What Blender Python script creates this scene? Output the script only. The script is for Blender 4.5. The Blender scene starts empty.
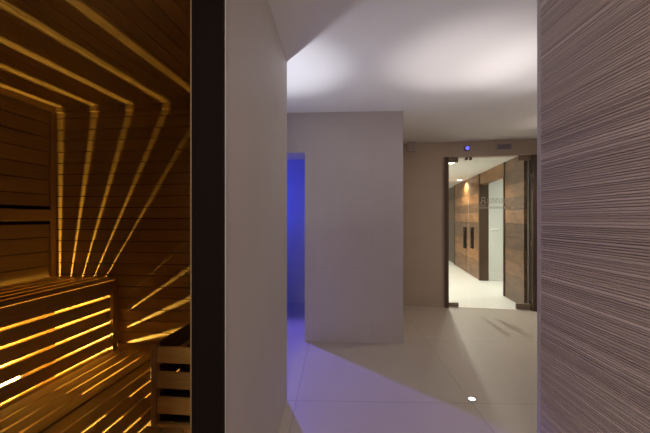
import bpy, bmesh, math, random
from mathutils import Vector, Matrix
random.seed(7)
C = bpy.context.scene.collection
F = 340.0          # focal length in pixels (650 px wide frame)
H = 1.255          # camera height
HY = 219.0         # horizon row
CZ = 2.345         # ceiling height

# ------------------------------------------------------------------ helpers
def world_pt(px, py, y):
    return Vector(((px - 325) / F * y, y, H - (py - HY) / F * y))

class Frame:
    """a local frame on the floor plan: origin, u axis (rotated about Z), v axis 90 deg left of u"""
    def __init__(self, x, y, ux, uy):
        n = math.hypot(ux, uy); self.o = Vector((x, y, 0)); self.a = math.atan2(uy, ux)
        self.m = Matrix.Translation(self.o) @ Matrix.Rotation(self.a, 4, 'Z')
    def p(self, u, v, z=0): return self.m @ Vector((u, v, z))

WORLD = Frame(0, 0, 1, 0)
def box(bm, fr, u0, u1, v0, v1, z0, z1):
    vs = [bm.verts.new(fr.p(u, v, z)) for z in (z0, z1) for u, v in ((u0, v0), (u1, v0), (u1, v1), (u0, v1))]
    for f in ((3,2,1,0), (4,5,6,7), (0,1,5,4), (1,2,6,5), (2,3,7,6), (3,0,4,7)):
        bm.faces.new([vs[i] for i in f])
def poly_prism(bm, pts, z0, z1):
    a = [bm.verts.new((x, y, z0)) for x, y in pts]; b = [bm.verts.new((x, y, z1)) for x, y in pts]
    n = len(pts)
    bm.faces.new(a[::-1]); bm.faces.new(b)
    for i in range(n): bm.faces.new((a[i], a[(i+1) % n], b[(i+1) % n], b[i]))
def cyl(bm, c, r, h, axis='Z', n=24, r2=None, fr=None):
    m = Matrix.Translation(c)
    if fr is not None: m = m @ Matrix.Rotation(fr.a, 4, 'Z')
    if axis == 'X': m = m @ Matrix.Rotation(math.pi/2, 4, 'Y')
    if axis == 'Y': m = m @ Matrix.Rotation(math.pi/2, 4, 'X')
    bmesh.ops.create_cone(bm, cap_ends=True, segments=n, radius1=r, radius2=r if r2 is None else r2, depth=h, matrix=m)
def ring(bm, c, ro, ri, z0, z1, n=32):
    rows = [(ro, z0), (ro, z1), (ri, z1), (ri, z0)]
    vs = [[bm.verts.new((c[0] + r*math.cos(2*math.pi*i/n), c[1] + r*math.sin(2*math.pi*i/n), c[2] + z)) for i in range(n)] for r, z in rows]
    for k in range(4):
        for i in range(n):
            bm.faces.new((vs[k][i], vs[k][(i+1) % n], vs[(k+1) % 4][(i+1) % n], vs[(k+1) % 4][i]))
def obj(name, bm, mat, parent=None, bevel=0, smooth=False):
    """link bm as one mesh; its origin goes to the middle of its base (or to the parent's origin)"""
    bmesh.ops.recalc_face_normals(bm, faces=bm.faces[:])
    if bevel:
        bmesh.ops.bevel(bm, geom=bm.edges[:], offset=bevel, segments=1, affect='EDGES', profile=0.5)
    xs = [v.co for v in bm.verts]
    lo = Vector((min(c.x for c in xs), min(c.y for c in xs), min(c.z for c in xs)))
    hi = Vector((max(c.x for c in xs), max(c.y for c in xs), max(c.z for c in xs)))
    org = Vector(((lo.x+hi.x)/2, (lo.y+hi.y)/2, lo.z))
    par_loc = Vector((0, 0, 0))
    p = parent
    while p is not None: par_loc += p.location; p = p.parent
    for v in bm.verts: v.co -= org
    me = bpy.data.meshes.new(name); bm.to_mesh(me); bm.free()
    if smooth:
        for f in me.polygons: f.use_smooth = True
    me.materials.append(mat)
    o = bpy.data.objects.new(name, me); C.objects.link(o)
    o.location = org - par_loc
    if parent is not None: o.parent = parent
    return o
def tag(o, label, cat, group=None):
    o['label'] = label; o['category'] = cat
    if group: o['group'] = group
    return o
def thing(name, label, cat, loc, group=None):
    o = bpy.data.objects.new(name, None); C.objects.link(o); o.location = loc; o.empty_display_size = .1
    return tag(o, label, cat, group)
def struct(name, bm, mat, parent=None, label=None, cat=None, bevel=0):
    o = obj(name, bm, mat, parent, bevel)
    if parent is None:
        o['kind'] = 'structure'
        if label: o['label'] = label; o['category'] = cat
    return o
def B(): return bmesh.new()

# ------------------------------------------------------------------ materials
def new_mat(name):
    m = bpy.data.materials.new(name); m.use_nodes = True
    nt = m.node_tree; return m, nt, nt.nodes['Principled BSDF'], nt.nodes.new, nt.links.new
def plain(name, col, rough=.5, metal=0., emit=None, strength=0.):
    m, nt, b, N, L = new_mat(name)
    b.inputs['Base Color'].default_value = (*col, 1); b.inputs['Roughness'].default_value = rough; b.inputs['Metallic'].default_value = metal
    if emit: b.inputs['Emission Color'].default_value = (*emit, 1); b.inputs['Emission Strength'].default_value = strength
    return m
def ramp(nt, stops):
    r = nt.nodes.new('ShaderNodeValToRGB'); e = r.color_ramp.elements
    while len(e) < len(stops): e.new(.5)
    for i, (p, c) in enumerate(stops): e[i].position = p; e[i].color = (*c, 1)
    return r
def plaster(name, col, var=.06, scale=2.5, rough=.65, panel=None):
    """microcement / large stone slab with cloudy tone and barely visible joints"""
    m, nt, b, N, L = new_mat(name)
    tc = N('ShaderNodeTexCoord'); no = N('ShaderNodeTexNoise')
    no.inputs['Scale'].default_value = scale; no.inputs['Detail'].default_value = 8; no.inputs['Roughness'].default_value = .6
    L(tc.outputs['Object'], no.inputs['Vector'])
    a = tuple(c*(1-var) for c in col); d = tuple(min(1, c*(1+var)) for c in col)
    r = ramp(nt, [(.3, a), (.7, d)]); L(no.outputs['Fac'], r.inputs['Fac'])
    last = r.outputs['Color']
    if panel:
        w, h, axes, rot, off = panel
        mp = N('ShaderNodeMapping'); mp.inputs['Rotation'].default_value = rot; mp.inputs['Location'].default_value = off
        L(tc.outputs['Object'], mp.inputs['Vector'])
        sp = N('ShaderNodeSeparateXYZ'); cb = N('ShaderNodeCombineXYZ'); L(mp.outputs['Vector'], sp.inputs[0])
        L(sp.outputs[axes[0]], cb.inputs[0]); L(sp.outputs[axes[1]], cb.inputs[1])
        br = N('ShaderNodeTexBrick'); br.offset = 0.0 if axes == (0, 1) else .5
        br.inputs['Color1'].default_value = (1, 1, 1, 1); br.inputs['Color2'].default_value = (.93, .92, .91, 1)
        br.inputs['Mortar'].default_value = (.76, .75, .74, 1) if axes == (0, 1) else (.75, .73, .71, 1); br.inputs['Scale'].default_value = 1
        br.inputs['Brick Width'].default_value = w; br.inputs['Row Height'].default_value = h
        br.inputs['Mortar Size'].default_value = .0045 if axes == (0, 1) else .0025; br.inputs['Mortar Smooth'].default_value = .2
        L(cb.outputs[0], br.inputs['Vector'])
        mx = N('ShaderNodeMixRGB'); mx.blend_type = 'MULTIPLY'; mx.inputs[0].default_value = 1 if axes == (0, 1) else .4
        L(last, mx.inputs[1]); L(br.outputs['Color'], mx.inputs[2]); last = mx.outputs[0]
    L(last, b.inputs['Base Color']); b.inputs['Roughness'].default_value = rough
    bu = N('ShaderNodeBump'); bu.inputs['Strength'].default_value = .05; n2 = N('ShaderNodeTexNoise'); n2.inputs['Scale'].default_value = 40
    L(tc.outputs['Object'], n2.inputs['Vector']); L(n2.outputs['Fac'], bu.inputs['Height']); L(bu.outputs['Normal'], b.inputs['Normal'])
    return m
def wood(name, dark, light, axis, angle=0., rough=.5, island=.35, stretch=14., scale=5.):
    """grain running along axis (0 x, 1 y, 2 z) after turning by angle about Z; every plank its own tone"""
    m, nt, b, N, L = new_mat(name)
    tc = N('ShaderNodeTexCoord'); mp = N('ShaderNodeMapping'); mp.vector_type = 'POINT'
    mp.inputs['Rotation'].default_value = (0, 0, -angle)
    s = [stretch]*3; s[axis] = 1.0
    m2 = N('ShaderNodeMapping'); m2.inputs['Scale'].default_value = s
    g = N('ShaderNodeNewGeometry')
    ad = N('ShaderNodeVectorMath'); ad.operation = 'ADD'
    mu = N('ShaderNodeVectorMath'); mu.operation = 'SCALE'; mu.inputs['Scale'].default_value = 7.3
    cb = N('ShaderNodeCombineXYZ'); 
    for i in range(3): L(g.outputs['Random Per Island'], cb.inputs[i])
    L(cb.outputs[0], mu.inputs[0])
    L(tc.outputs['Object'], mp.inputs['Vector']); L(mp.outputs[0], m2.inputs['Vector']); L(m2.outputs[0], ad.inputs[0]); L(mu.outputs[0], ad.inputs[1])
    no = N('ShaderNodeTexNoise'); no.inputs['Scale'].default_value = scale; no.inputs['Detail'].default_value = 6; no.inputs['Distortion'].default_value = .8
    L(ad.outputs[0], no.inputs['Vector'])
    r = ramp(nt, [(.28, dark), (.72, light)]); L(no.outputs['Fac'], r.inputs['Fac'])
    mr = N('ShaderNodeMapRange'); mr.inputs['To Min'].default_value = 1-island; mr.inputs['To Max'].default_value = 1+island*.6
    L(g.outputs['Random Per Island'], mr.inputs['Value'])
    mx = N('ShaderNodeVectorMath'); mx.operation = 'SCALE'; L(r.outputs['Color'], mx.inputs[0]); L(mr.outputs[0], mx.inputs['Scale'])
    L(mx.outputs[0], b.inputs['Base Color']); b.inputs['Roughness'].default_value = rough
    bu = N('ShaderNodeBump'); bu.inputs['Strength'].default_value = .08; L(no.outputs['Fac'], bu.inputs['Height']); L(bu.outputs['Normal'], b.inputs['Normal'])
    return m
def glass(name):
    m, nt, b, N, L = new_mat(name)
    nt.nodes.remove(b)
    tr = N('ShaderNodeBsdfTransparent'); tr.inputs[0].default_value = (.93, .97, .95, 1)
    gl = N('ShaderNodeBsdfGlossy'); gl.inputs['Roughness'].default_value = .03
    fr = N('ShaderNodeFresnel'); ge = N('ShaderNodeNewGeometry'); io = N('ShaderNodeMapRange')
    io.inputs['To Min'].default_value = 1.5; io.inputs['To Max'].default_value = 1/1.5     # thin pane: same reflectance from both faces
    L(ge.outputs['Backfacing'], io.inputs['Value']); L(io.outputs[0], fr.inputs['IOR'])
    mx = N('ShaderNodeMixShader'); L(fr.outputs[0], mx.inputs[0]); L(tr.outputs[0], mx.inputs[1]); L(gl.outputs[0], mx.inputs[2])
    L(mx.outputs[0], nt.nodes['Material Output'].inputs['Surface'])
    return m

SA = math.radians(-6.0)                       # turn of the sauna
FLOOR_ROT = math.radians(1.7)
M_floor = plaster('beige_porcelain_tile', (.46, .41, .35), .05, 1.6, .42, (1.2, 1.2, (0, 1), (0, 0, FLOOR_ROT), (0, 0, 0)))
M_doorwall = plaster('microcement_warm_light', (.44, .36, .29), .05, 2.2, .6)  # taupe wall browned: warm light from the wing is put into the colour
M_wall = plaster('taupe_microcement', (.47, .435, .42), .05, 2.2, .6)
M_block = plaster('taupe_stone_panels', (.49, .44, .415), .06, 2.0, .6, (.60, .40, (0, 2), (0, 0, 0), (.1, 0, .05)))
M_ceil = plaster('white_ceiling_paint', (.72, .70, .70), .01, 1, .8)
M_white = plaster('white_wing_paint', (.8, .78, .74), .01, 1, .7)
M_wingfloor = plaster('pale_wing_tile', (.84, .81, .76), .03, 1.5, .35)
M_blue = plaster('blue_room_plaster', (.5, .5, .52), .05, 2, .6)
M_swood = wood('sauna_lining', (.32, .19, .065), (.40, .25, .095), 0, SA, .5, .12)
M_swood_v = wood('sauna_lining_lengthwise', (.32, .19, .065), (.40, .25, .095), 1, SA, .5, .12)
M_bench = wood('sauna_bench_wood', (.34, .20, .07), (.44, .275, .105), 1, SA, .45, .15)
M_bench_x = wood('sauna_batten_wood', (.34, .20, .07), (.44, .275, .105), 0, SA, .45, .2)
M_post = wood('sauna_post_wood', (.30, .16, .06), (.42, .24, .10), 2, SA, .5, .1)
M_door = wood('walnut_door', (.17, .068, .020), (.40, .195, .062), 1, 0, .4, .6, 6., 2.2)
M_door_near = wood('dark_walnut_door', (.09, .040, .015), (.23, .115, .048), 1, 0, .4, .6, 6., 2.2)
M_doorframe = wood('walnut_frame', (.045, .022, .011), (.08, .04, .018), 2, 0, .4, .1)
M_dark = plain('dark_bronze_frame', (.010, .006, .004), .9)
M_dark.node_tree.nodes['Principled BSDF'].inputs['Specular IOR Level'].default_value = .15
M_bronze = plain('brown_bronze', (.085, .052, .034), .45)
M_metal = plain('brushed_bronze_fitting', (.24, .185, .14), .4, .2)
M_steel = plain('steel_ring', (.5, .5, .5), .3, 1)
M_glass = glass('clear_glass')
M_frost = plain('frosted_lettering', (.50, .46, .42), .8)
M_frost.node_tree.nodes['Principled BSDF'].inputs['Alpha'].default_value = .6
M_heater = plain('black_heater_steel', (.012, .010, .009), .5)

# fluted wall: taupe, with every groove row a little different
m, nt, b, N, L = new_mat('combed_taupe_wall')
tc = N('ShaderNodeTexCoord'); mp = N('ShaderNodeMapping'); mp.inputs['Scale'].default_value = (.25, .25, 55)
no = N('ShaderNodeTexNoise'); no.inputs['Scale'].default_value = 1; no.inputs['Detail'].default_value = 3
L(tc.outputs['Object'], mp.inputs[0]); L(mp.outputs[0], no.inputs['Vector'])
r = ramp(nt, [(.3, (.42, .345, .295)), (.6, (.56, .475, .41)), (.78, (.76, .66, .58))]); L(no.outputs['Fac'], r.inputs['Fac'])
L(r.outputs[0], b.inputs['Base Color']); b.inputs['Roughness'].default_value = .55
M_flute = m

# ------------------------------------------------------------------ the setting
# corridor frame: u to the right, v forward, direction to the vanishing point at px 335
kx = 10 / F
def lx(y): return -.3327 + kx*y            # left wall face
RX = .985 - kx*1.58
def rx(y): return RX + kx*y                # right wall face

bm = B(); poly_prism(bm, [(-2.6, -2.2), (3.6, -2.2), (3.6, 5.6), (-2.6, 5.6)], -.12, 0)
# floor joint origin is put at the joint crossing in the photograph
jx, jy = (472-325)/F*(427/184.5), 427/184.5
fl = struct('floor', bm, M_floor)
mpn = [n for n in M_floor.node_tree.nodes if n.type == 'MAPPING'][0]
co, si = math.cos(FLOOR_ROT), math.sin(FLOOR_ROT)
rxj, ryj = jx - fl.location.x, jy - fl.location.y
mpn.inputs['Location'].default_value = (-(co*rxj - si*ryj), -(si*rxj + co*ryj), 0)

bm = B(); poly_prism(bm, [(-2.6, -2.2), (3.6, -2.2), (3.6, 5.6), (-2.6, 5.6)], CZ, CZ+.1)
struct('ceiling', bm, M_ceil)

# left corridor wall (between the sauna doorway and the corner)
JY = 1.029
bm = B()
poly_prism(bm, [(lx(JY), JY), (lx(2.357), 2.357), (lx(2.357)-.10, 2.357), (lx(JY)-.094, JY)], 0, CZ)
struct('wall_left', bm, M_wall)
bm = B(); poly_prism(bm, [(lx(2.357)-.10, 2.357), (-2.6, 2.45), (-2.6, 2.28), (lx(2.357)-.10, 2.09)], 0, CZ)
struct('wall_left_return', bm, M_wall)
# the wall goes on over and before the sauna doorway, out of view
bm = B()
poly_prism(bm, [(lx(.26)-.10, .26), (lx(.26), .26), (lx(-2.2), -2.2), (lx(-2.2)-.10, -2.2)], 0, CZ)
poly_prism(bm, [(lx(JY)-.10, JY), (lx(JY), JY), (lx(.26), .26), (lx(.26)-.10, .26)], 2.06, CZ)
struct('wall_left_front', bm, M_wall)
# dark door jamb, set on the end of the wall
bm = B(); poly_prism(bm, [(lx(JY)-.0965, JY-.012), (lx(JY)-.014, JY-.012), (lx(JY)-.014, JY), (lx(JY)-.0965, JY)], 0, 2.06)
poly_prism(bm, [(lx(JY)-.013, JY-.020), (lx(JY)+.001, JY-.020), (lx(JY)+.001, JY), (lx(JY)-.013, JY)], 0, 2.06)
struct('trim_1', bm, M_dark, label='dark door jamb on the end of the wall beside the sauna', cat='door jamb')
bm = B(); poly_prism(bm, [(lx(JY)+.0012, JY-.006), (lx(JY)+.004, JY-.006), (lx(JY)+.004, JY+.012), (lx(JY)+.0012, JY+.012)], 0, CZ)
struct('trim_2', bm, M_wall)

# right wall: combed with fine horizontal grooves
bm = B()
y0, y1 = -2.2, 1.55
prof = []
z = 0.0
while z < CZ - .012:
    p = random.choice((.0075, .009, .009, .0105, .013)); d = random.uniform(.0022, .0055); g = random.uniform(.0022, .0036)
    o_ = random.uniform(0, .0012)
    prof += [(z, d), (z+g*.35, d+.0006), (z+g, -o_), (z+p*.9, -o_-.0005)]
    z += p
prof += [(z, 0), (CZ, 0)]
va = [bm.verts.new((rx(y0)+d, y0, zz)) for zz, d in prof]; vb = [bm.verts.new((rx(y1)+d, y1, zz)) for zz, d in prof]
vc = [bm.verts.new((rx(y)+.2, y, zz)) for y in (y0, y1) for zz in (0, CZ)]
for i in range(len(prof)-1): bm.faces.new((va[i], vb[i], vb[i+1], va[i+1]))
bm.faces.new((vc[0], vc[1], vc[3], vc[2]))
bm.faces.new(vb + [vc[3], vc[2]]); bm.faces.new(va[::-1] + [vc[0], vc[1]])
bm.faces.new((va[-1], vb[-1], vc[3], vc[1])); bm.faces.new((va[0], vc[0], vc[2], vb[0]))
struct('wall_right', bm, M_flute)
bm = B(); poly_prism(bm, [(rx(1.55)-.002, 1.55), (rx(1.55)+.2, 1.55), (rx(1.57)+.2, 1.575), (rx(1.57)-.002, 1.575)], 0, CZ)
struct('trim_3', bm, M_wall)

# block with the blue doorway
KF = Frame(-.207, 3.483, .997, -.053)
bm = B()
box(bm, KF, 0, .997, 0, .42, 0, CZ)
box(bm, KF, -1.0, 0, 0, .42, 1.935, CZ)
box(bm, KF, -2.45, -1.0, 0, .42, 0, CZ)
struct('wall_block', bm, M_block)
bm = B(); box(bm, KF, .85, .993, .42, 1.75, 0, CZ)
struct('wall_block_side', bm, M_doorwall)
bm = B(); box(bm, KF, -2.45, .85, 1.585, 1.68, 0, CZ)
struct('wall_blue', bm, M_blue)
bm = B(); box(bm, KF, .30, .40, .42, 1.585, 0, CZ)
struct('wall_blue_side', bm, M_blue)
# outer walls
bm = B(); box(bm, WORLD, -2.6, -2.5, -2.2, 5.6, 0, CZ); struct('wall_outer', bm, M_wall)
bm = B(); box(bm, WORLD, -2.6, 3.6, -2.3, -2.2, 0, CZ); struct('wall_behind', bm, M_wall)

# door wall and wing behind it
DF = Frame(1.73, 4.82, .986, -.1653)
DW = 1.135; DH = 2.13; WZ = 2.18
bm = B()
box(bm, DF, -.95, -.035, 0, .12, 0, CZ); box(bm, DF, -.035, DW+.035, 0, .12, DH+.0, CZ); box(bm, DF, DW+.035, 1.75, 0, .12, 0, CZ)
struct('wall_door', bm, M_doorwall)
bm = B(); poly_prism(bm, [(3.02, -2.2), (3.2, -2.2), (3.35, 4.55), (3.17, 4.56)], 0, CZ); struct('wall_far_right', bm, M_wall)
for n, s in ((4, -.035), (5, DW-.02)):
    bm = B(); box(bm, DF, s, s+.055, -.02, .14, 0, DH); struct('trim_%d' % n, bm, M_bronze, bevel=.002)

# wing: frame WF, u along the corridor away from us, v to the left; right wall at v = 0
WF = Frame(2.775, 4.70, .1653, .986)
WL = 7.5
bm = B(); box(bm, WF, -.02, WL, -2.2, 1.25, -.119, .003); struct('floor_wing', bm, M_wingfloor)
bm = B(); box(bm, WF, .06, WL, -2.2, 1.25, WZ, WZ+.1); struct('ceiling_wing', bm, M_white)
bm = B(); box(bm, WF, .06, WL, 1.13, 1.25, 0, WZ); struct('wall_wing_left', bm, M_white)
bm = B(); box(bm, WF, WL, WL+.1, -2.2, 1.25, 0, WZ); struct('wall_wing_end', bm, M_white)
# right-hand side of the wing: doors set between frames
O0, O1 = .86, 2.24
bm = B()
box(bm, WF, .06, O0-.04, -.16, -.045, 0, WZ); box(bm, WF, O1+.02, WL, -.16, -.045, 0, WZ)
struct('wall_wing_right', bm, M_white)
def planks_v(bm, fr, u0, u1, v0, v1, z0, z1, n):
    h = (z1-z0)/n
    for i in range(n): box(bm, fr, u0, u1, v0, v1, z0+i*h, z0+(i+1)*h-.0015)
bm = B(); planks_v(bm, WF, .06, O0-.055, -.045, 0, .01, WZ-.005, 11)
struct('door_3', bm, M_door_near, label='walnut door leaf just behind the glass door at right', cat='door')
bm = B(); box(bm, WF, O0-.053, O0, -.17, .012, 0, WZ-.004); struct('trim_6', bm, M_doorframe)
bm = B(); planks_v(bm, WF, O0+.002, O1-.002, -.10, 0, 1.95, WZ-.005, 2); struct('trim_7', bm, M_door)
bm = B(); box(bm, WF, O1, O1+.075, -.17, .010, 0, WZ-.004); struct('trim_8', bm, M_doorframe)
bm = B(); planks_v(bm, WF, O1+.078, 3.44, -.045, 0, .01, WZ-.005, 11)
struct('door_4', bm, M_door, label='walnut door leaf with a warm lamp glow at the far right of the wing', cat='door')
bm = B(); planks_v(bm, WF, 3.446, 4.62, -.045, 0, .01, WZ-.005, 11)
struct('door_5', bm, M_door)
bm = B(); box(bm, WF, 4.62, 4.72, -.05, .01, 0, WZ-.004); struct('trim_9', bm, M_doorframe)
bm = B(); planks_v(bm, WF, 4.74, 5.7, -.045, -.03, .01, WZ-.005, 11); struct('door_6', bm, M_doorframe)
# shower room behind the opening
bm = B(); box(bm, WF, O1+.0, O1+.08, -2.0, -.17, 0, WZ); box(bm, WF, O0-.1, O0-.02, -2.0, -.18, 0, WZ); box(bm, WF, O0-.1, O1+.08, -2.1, -2.0, 0, WZ)
M_tile = plaster('white_shower_tile', (.66, .65, .61), .03, 2, .3)
struct('wall_shower', bm, M_tile)
bm = B(); box(bm, WF, O1-.02, O1, -1.95, -.18, 0.003, .16); struct('baseboard_shower', bm, M_tile)

# ------------------------------------------------------------------ glass door
def fitting(parent, s0, s1, z0, z1, name='patch_fitting', mat=None):
    bm = B(); box(bm, DF, s0, s1, .038, .082, z0, z1); return obj(name, bm, mat or M_metal, parent, bevel=.003)
def handle(parent, s):
    bm = B()
    for side in (.015, .105):
        c = DF.p(s, side, .99); cyl(bm, c, .013, .30, 'Z', 16)
    for zz in (.87, 1.11):
        c = DF.p(s, .06, zz); cyl(bm, c, .007, .09, 'Y', 12, fr=DF)
    return obj('pull_handle', bm, M_bronze, parent, smooth=False)
GB, GT = .012, DH-.012
bm = B(); box(bm, DF, .025, .298, .055, .065, GB, GT)
d1 = struct('door_1', bm, M_glass, label='narrow left leaf of the frameless glass door', cat='glass door')
fitting(d1, .022, .16, DH-.065, DH-.004); fitting(d1, .022, .165, .006, .06); fitting(d1, .255, .292, DH-.04, DH-.004)
handle(d1, .255)
bm = B(); box(bm, DF, .304, DW-.022, .055, .065, GB, GT)
d2 = struct('door_2', bm, M_glass, label='wide right leaf of the frameless glass door with frosted lettering', cat='glass door')
fitting(d2, DW-.19, DW-.022, DH-.065, DH-.004); fitting(d2, DW-.21, DW-.022, .006, .085); fitting(d2, .31, .347, DH-.04, DH-.004)
handle(d2, .352)
# frosted lettering: emblem, a row of capitals, an underline and a small second row
bm = B()
def bar(s0, s1, z0, z1): box(bm, DF, s0, s1, .0532, .0548, z0, z1)
zb, zt = 1.475, 1.545
# emblem
for a in ((.475, .483, zb, zt+.02), (.512, .520, zb, zt+.02), (.483, .512, zt+.010, zt+.02), (.483, .512, 1.505, 1.515), (.462, .475, zb, zb+.02), (.520, .533, zb, zb+.02)): bar(*a)
s = .555
for gph in ('I', 'U', 'N', 'I', 'N', 'U', 'U', 'I', 'E', 'E', 'E'):
    w = .030
    bar(s, s+.007, zb, zt)
    if gph in 'UN':
        bar(s+w-.007, s+w, zb, zt); bar(s+.007, s+w-.007, *((zb, zb+.008) if gph == 'U' else (zt-.008, zt)))
    if gph == 'E':
        for q in (zb, (zb+zt)/2-.004, zt-.008): bar(s+.007, s+w-.006, q, q+.008)
    s += .016 if gph == 'I' else w+.010
bar(.445, .54, zb-.028, zb-.020)
for i in range(22): bar(.45+i*.0215, .461+i*.0215, zb-.075, zb-.045)
obj('lettering', bm, M_frost, d2)['label'] = 'small frosted emblem with two rows of lettering'

# ------------------------------------------------------------------ sauna
SX, SY = -1.712, 2.156
SF = Frame(SX, SY, math.cos(SA), math.sin(SA))      # u right along the back wall, v negative = towards us
SC = 1.96; SU = 1.36; SVN = -2.4
random.seed(3)
def boards_h(bm, u0, u1, v0, v1, z0, z1, pitch, gap=.005):
    z = z0
    while z < z1 - .01:
        box(bm, SF, u0, u1, v0, v1, z, min(z+pitch-gap, z1)); z += pitch
bm = B(); boards_h(bm, -.02, SU, 0, .018, 0, SC+.02, .070); struct('wall_sauna_back', bm, M_swood)
bm = B(); boards_h(bm, -.018, 0, SVN, 0, 0, SC+.02, .088); struct('wall_sauna_left', bm, M_swood_v)
bm = B(); u = -.0
while u < SU:
    box(bm, SF, u, u+.067, SVN, 0, SC, SC+.018); u += .070
struct('ceiling_sauna', bm, M_swood_v)
bm = B(); poly_prism(bm, [(-2.45, -.45), (-.45, -.45), (-.45, -.40), (-2.45, -.40)], 0, SC); struct('wall_sauna_front', bm, M_swood)
bm = B(); poly_prism(bm, [(lx(JY)-.106, JY+.001), (lx(JY)-.095, JY+.001), (-.372, 2.02), (-.383, 2.02)], 0, SC); struct('wall_sauna_right', bm, M_swood_v)
bm = B(); poly_prism(bm, [(lx(.26)-.118, .26), (lx(.26)-.104, .26), (lx(-.42)-.104, -.42), (lx(-.42)-.118, -.42)], 0, SC); struct('wall_sauna_right_front', bm, M_swood_v)
# backing that keeps the light in behind the boards
bm = B()
box(bm, SF, -.03, -.019, SVN, .03, 0, SC+.05); box(bm, SF, -.03, SU, .019, .03, 0, SC+.05); box(bm, SF, -.03, SU, SVN, .03, SC+.019, SC+.03)
struct('wall_sauna_backing', bm, M_dark)
bm = B(); box(bm, SF, 0, SU, SVN, 0, .001, .012); struct('floor_sauna', bm, plaster('sauna_floor_tile', (.24, .18, .12), .1, 3, .6))
# corner batten and shadow-gap cornice
bm = B(); box(bm, SF, 0, .010, -.040, 0, .893, SC-.036); struct('trim_10', bm, M_post)
bm = B(); box(bm, SF, .0, SU, -.016, 0, SC-.035, SC); box(bm, SF, 0, .016, SVN, -.016, SC-.035, SC); struct('trim_11', bm, M_swood_v)

# upper bench along the left wall
UB = .893; UD = .413; VB = -.001
bv0 = -2.0
t = thing('upper_bench', 'upper slatted wooden sauna bench along the left wall with glowing front gaps', 'sauna bench', SF.p(UD/2, -1, 0))
bm = B()
gap = .012
edges = [.033, .110, .188, .266, .344]
u = .002
sl = []
for e in edges:
    sl.append((u, e-gap/2)); u = e+gap/2
sl.append((u, UD))
sl[-1] = (u, UD)
for a, b_ in sl:
    if b_ - a > .004: box(bm, SF, a, b_, bv0, VB, UB-.012, UB)
obj('seat', bm, M_bench, t)
bm = B()
slits = [.786, .707, .626, .546, .468]
top = UB-.0165
for sz in slits:
    box(bm, SF, UD-.016, UD, bv0, VB, sz+.0075, top); top = sz-.0075
box(bm, SF, UD-.016, UD, bv0, VB, .405, top)
obj('front_panel', bm, M_bench, t)
bm = B(); box(bm, SF, UD+.0005, UD+.022, -.050, -.012, .452, UB-.03); obj('post', bm, M_post, t)
for v in (-1.05, -1.9):
    bm = B(); box(bm, SF, UD-.045, UD-.018, v, v+.05, .012, UB-.018); obj('leg', bm, M_post, t)

# lower bench
LB = .45
t = thing('lower_bench', 'lower slatted wooden sauna bench in front of the tall glowing slatted panel', 'sauna bench', SF.p(.75, -1, 0))
bm = B(); u = UD+.012; 
LU = 1.088
pitch = .0775; k = 0
while u < LU-.02:
    w = pitch-.014
    k += 1
    a_, b_ = u, min(u+w, LU)
    vs = [bm.verts.new(SF.p(q, v, z)) for v in (bv0, -.001) for q, z in ((a_, LB), (b_, LB), (b_-.008, LB-.012), (a_+.008, LB-.012))]
    for f in ((0,1,2,3), (7,6,5,4), (0,4,5,1), (1,5,6,2), (2,6,7,3), (3,7,4,0)): bm.faces.new([vs[i] for i in f])
    u += pitch
for a_, b_ in ((1.100, 1.163), (1.177, 1.25)): box(bm, SF, a_, b_, bv0, -.722, LB-.012, LB)
obj('seat', bm, M_bench, t)
for v0_, v1_ in ((-.56, -.505), (-1.5, -1.44), (-.075, -.03)):
    bm = B(); box(bm, SF, UD+.012, LU, v0_, v1_, LB-.07, LB-.0125); obj('bearer', bm, M_bench_x, t)
ub = UD+.012+pitch*4-.031
for v0_, v1_ in ((-1.44, -.56), (-.505, -.075)):
    bm = B(); box(bm, SF, ub, ub+.048, v0_, v1_, LB-.07, LB-.0125); obj('bearer', bm, M_bench, t)
for v0_ in (-.56, -1.5):
    for u_ in (UD+.03, LU-.06):
        bm = B(); box(bm, SF, u_, u_+.045, v0_, v0_+.045, .012, LB-.07); obj('leg', bm, M_post, t)

# backrest rail on the left wall
bm = B(); box(bm, SF, .004, .020, -1.9, -.025, 1.243, 1.312)
t = obj('backrest_rail', bm, M_bench, None, bevel=.003); tag(t, 'horizontal wooden backrest rail fixed on the left sauna wall', 'backrest rail')
bm = B(); box(bm, SF, .0005, .004, -1.9, -.022, 1.222, 1.333); obj('painted_gap_shade', bm, M_dark, t)  # near-black strip paints the shadow gaps above and below the rail

# heater guard: slatted box by the doorway
GX, GY = world_pt(150.5, 347, 1.34).x, 1.34
GF = Frame(GX, GY, math.cos(SA), math.sin(SA))
GT_ = .752; GW = .262; GD = .55
t = thing('heater_guard', 'slatted wooden guard box beside the dark door jamb', 'heater guard', GF.p(GW/2, .25, 0))
bm = B(); box(bm, GF, 0, .022, 0, .030, .012, GT_+.012); obj('post', bm, M_post, t, bevel=.002)
bm = B(); box(bm, GF, 0, .022, GD-.03, GD, .012, GT_+.012); obj('post', bm, M_post, t, bevel=.002)
bm = B(); z = GT_-.003
rows = []
while z > .1:
    rows.append(z); z -= .100
for z in rows: box(bm, GF, .023, GW, .004, .022, z-.062, z)
obj('front_slats', bm, wood('guard_wood_amber_light', (.44, .25, .065), (.58, .35, .10), 0, SA, .45, .2), t, bevel=.002)  # warm sauna light is put into the lighter amber wood colour
bm = B()
for z in rows: box(bm, GF, .002, .020, .031, GD-.031, z-.062, z+.006)
obj('side_slats', bm, plain('wood_painted_shade', (.045, .024, .010), .7), t, bevel=.002)  # shade inside the guard is put into this darker wood colour
t = thing('sauna_heater', 'black sauna heater hidden in shadow inside the slatted guard', 'heater', GF.p(.15, .3, .012))
bm = B(); box(bm, GF, .045, GW-.01, .07, .46, .012, .60); obj('casing', bm, M_heater, t, bevel=.008)
bm = B()
random.seed(5)
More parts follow.
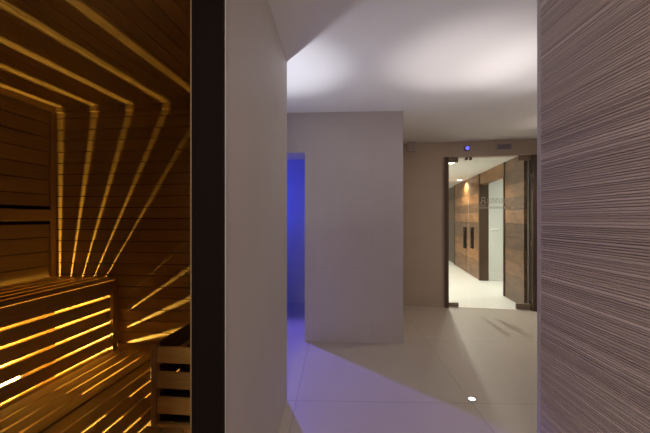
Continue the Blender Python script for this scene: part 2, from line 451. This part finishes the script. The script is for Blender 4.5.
for i in range(26):
    c = GF.p(.085+random.random()*.13, .11+random.random()*.31, .61+random.random()*.03)
    mm = Matrix.Translation(c) @ Matrix.Rotation(random.random()*3, 4, Vector((random.random(), random.random(), 1)).normalized()) @ Matrix.Diagonal((1, .75, .6, 1))
    bmesh.ops.create_icosphere(bm, subdivisions=2, radius=.038, matrix=mm)
so = obj('stones', bm, plain('heater_stone', (.03, .025, .022), .8), t); so['kind'] = 'stuff'

# lamp under the upper bench
LP = SF.p(.028, -.36, .372)
t = thing('sauna_lamp', 'glowing amber lamp behind the slatted front of the upper bench', 'lamp', LP)
bm = B(); cyl(bm, LP, .010, .20, 'Y', 16, fr=SF); obj('tube', bm, plain('amber_tube', (1, .8, .5), .5, 0, (1, .66, .13), 2700), t)
bm = B(); box(bm, SF, .0, .016, -.51, -.21, .352, .392); obj('bracket', bm, M_heater, t)

# ------------------------------------------------------------------ small fixtures
def uplight(x, y, label):
    t = thing('floor_uplight', label, 'uplight', (x, y, 0), 'uplights set into the floor')
    bm = B(); ring(bm, (x, y, 0), .030, .020, .0, .004); obj('rim', bm, M_steel, t)
    bm = B(); cyl(bm, Vector((x, y, .0015)), .0195, .003, 'Z', 32); obj('lens', bm, plain('uplight_lens', (1, 1, 1), .2, 0, (1, .97, .93), 14), t)
    return t
UPL = [(1.022, 2.365, 'small round uplight set into the floor at the tile joint'),
       (-.36, 2.50, 'uplight set into the floor behind the left wall corner'),
       (1.60, 2.42, 'uplight set into the floor behind the grooved right wall')]
for x, y, l in UPL: uplight(x, y, l)

# box on the door wall beside the block
def on_door_wall(px, py):
    k_ = (px-325)/F                     # X = k Y, on the line DF (v = 0)
    s_ = (k_*4.82-1.73)/(.986+.1653*k_)
    y_ = 4.82-.1653*s_
    return s_, H-(py-HY)/F*y_
s0, z0 = on_door_wall(407, 152); s1, z1 = on_door_wall(416, 141)
t = thing('wall_box', 'small pale box mounted high on the wall beside the stone block', 'wall box', DF.p((s0+s1)/2, 0, z0))
bm = B(); box(bm, DF, s0, s1, -.09, 0, z0, z1); obj('housing', bm, plain('speaker_housing', (.42, .37, .35), .5), t, bevel=.006)
bm = B(); box(bm, DF, s0+.012, s1-.012, -.094, -.0905, z0+.012, z1-.012); obj('grille', bm, plain('speaker_grille', (.36, .32, .31), .7), t)
# blue indicator over the glass door
s0, z0 = on_door_wall(467, 148.5)
t = thing('blue_indicator_light', 'small glowing blue light on the wall over the glass door', 'indicator light', DF.p(s0, 0, z0))
bm = B(); cyl(bm, DF.p(s0, -.012, z0), .038, .024, 'Y', 24, fr=DF); obj('housing', bm, M_bronze, t)
bm = B(); cyl(bm, DF.p(s0, -.028, z0), .026, .009, 'Y', 24, fr=DF); obj('lens', bm, plain('blue_lens', (.1, .1, .6), .3, 0, (.16, .14, 1), 1.3), t)
# vent
s0, z0 = on_door_wall(497, 149.8); s1, z1 = on_door_wall(511.5, 143.5)
t = thing('air_vent', 'grey slotted vent plate on the wall over the glass door', 'vent', DF.p((s0+s1)/2, 0, z0))
bm = B(); box(bm, DF, s0, s1, -.012, 0, z0, z1); obj('frame', bm, plain('vent_grey', (.32, .29, .32), .5), t, bevel=.002)
bm = B()
for i in range(5):
    zz = z0+.010+i*(z1-z0-.02)/5; box(bm, DF, s0+.01, s1-.01, -.016, -.0125, zz, zz+.008)
obj('louvre', bm, plain('vent_louvre', (.19, .17, .19), .5), t)
# wing downlights
for i, (px, py, lab) in enumerate(((450.5, 163, 'square recessed downlight near the glass door, first in the wing ceiling'), (459.5, 180, 'square recessed downlight farther along the wing, above the walnut door'))):
    y = (WZ-H)*F/(HY-py); x = (px-325)/F*y
    DL = Frame(x, y, .986, -.1653)
    t = thing('ceiling_downlight', lab, 'downlight', (x, y, WZ), 'downlights in the wing ceiling')
    bm = B()
    for a in ((-.07, .07, -.07, -.055), (-.07, .07, .055, .07), (-.07, -.055, -.055, .055), (.055, .07, -.055, .055)): box(bm, DL, *a, WZ-.006, WZ)
    obj('trim_ring', bm, M_white, t)
    bm = B(); box(bm, DL, -.054, .054, -.054, .054, WZ-.003, WZ-.0005); obj('diffuser', bm, plain('downlight_diffuser', (1, 1, 1), .4, 0, (1, .93, .8), 9), t)
# pale hook in the shower room
t = thing('shower_hook', 'small pale hook rail on the white tiled wall behind the glass door', 'hook', WF.p(O1-.02, -.26, 1.03))
bm = B(); box(bm, WF, O1-.012, O1-.0005, -.36, -.20, 1.03, 1.06); obj('rail', bm, M_white, t, bevel=.002)
for v in (-.33, -.28, -.23):
    bm = B(); c = WF.p(O1-.03, v, 1.045); cyl(bm, c, .007, .035, 'X', 10, fr=WF); obj('peg', bm, M_white, t)

# ------------------------------------------------------------------ lights
def lamp(name, kind, loc, power, col, **kw):
    l = bpy.data.lights.new(name, kind); l.energy = power; l.color = col
    for k_, v_ in kw.items(): setattr(l, k_, v_)
    o = bpy.data.objects.new(name, l); C.objects.link(o); o.location = loc
    return o
def aim(o, target):
    o.rotation_euler = (Vector(target)-o.location).to_track_quat('-Z', 'Y').to_euler()
W = (1.0, .93, .90)
pw = (.88, 1.35, .7)
for (x, y, l_), p_ in zip(UPL, pw):
    col = (.90, .93, 1.0) if x < 0 else W
    for sz, e in ((33, 115), (50, 26), (100, 20)):
        o = lamp('uplight_beam', 'SPOT', (x, y, .012), p_*e, col, spot_size=math.radians(sz), spot_blend=1.0, shadow_soft_size=.008)
        aim(o, (x-.03, y-.01, CZ))
o = lamp('corridor_fill', 'AREA', (-.12, -.78, CZ-.03), 33, (1.0, .86, .80), size=.25); aim(o, (.25, -.2, 0))  # unseen fill added behind the camera to brighten the corridor
o = lamp('hall_fill', 'AREA', (2.85, 3.85, CZ-.02), 24, (1.0, .83, .69), size=.3, shape='DISK'); aim(o, (1.6, 2.6, 0))  # fill added out of view behind the right wall, brightens floor and walls
# blue light behind the doorway: a ceiling spot and a glow on the back wall
o = lamp('blue_spot', 'SPOT', (-1.06, 4.45, 2.28), 225, (.19, .15, 1.0), spot_size=math.radians(75), spot_blend=.6, shadow_soft_size=.03); aim(o, (-.1, 2.6, 0))
o = lamp('blue_lamp', 'POINT', (-1.0, 4.5, 1.5), 16, (.015, .06, 1.0), shadow_soft_size=.05)
# wing: two lights at the downlights, two more added out of view as fill
for i, (u, v, p_) in enumerate(((.95, .95, 110), (3.35, .14, 70), (2.2, .75, 50), (5.6, .7, 60))):
    c = WF.p(u, v, WZ-.02)
    o = lamp('wing_lamp_and_fill', 'SPOT', c, p_*1.1, (1, .93, .83), spot_size=math.radians(150), spot_blend=.6, shadow_soft_size=.016 if i == 0 else .035)
    aim(o, (c.x, c.y, 0))
c = WF.p(1.5, -1.0, WZ-.03); o = lamp('shower_lamp', 'AREA', c, 9, (.95, 1, .97), size=.5); aim(o, (c.x, c.y, 0))

w = bpy.data.worlds.new('World'); w.use_nodes = True; bpy.context.scene.world = w
w.node_tree.nodes['Background'].inputs[0].default_value = (.02, .018, .02, 1)

# ------------------------------------------------------------------ camera
cam = bpy.data.cameras.new('Camera'); cam.sensor_width = 36; cam.sensor_fit = 'HORIZONTAL'
cam.lens = 36*F/650; cam.shift_y = (HY-216.5)/650; cam.clip_start = .02
co = bpy.data.objects.new('Camera', cam); C.objects.link(co); co.location = (0, 0, H); co.rotation_euler = (math.pi/2, 0, 0)
bpy.context.scene.camera = co
sc = bpy.context.scene
sc.view_settings.view_transform = 'Standard'; sc.view_settings.look = 'None'
sc.cycles.max_bounces = 10; sc.cycles.diffuse_bounces = 6; sc.cycles.transparent_max_bounces = 12
sc.cycles.sample_clamp_indirect = 4
sc.cycles.use_denoising = True
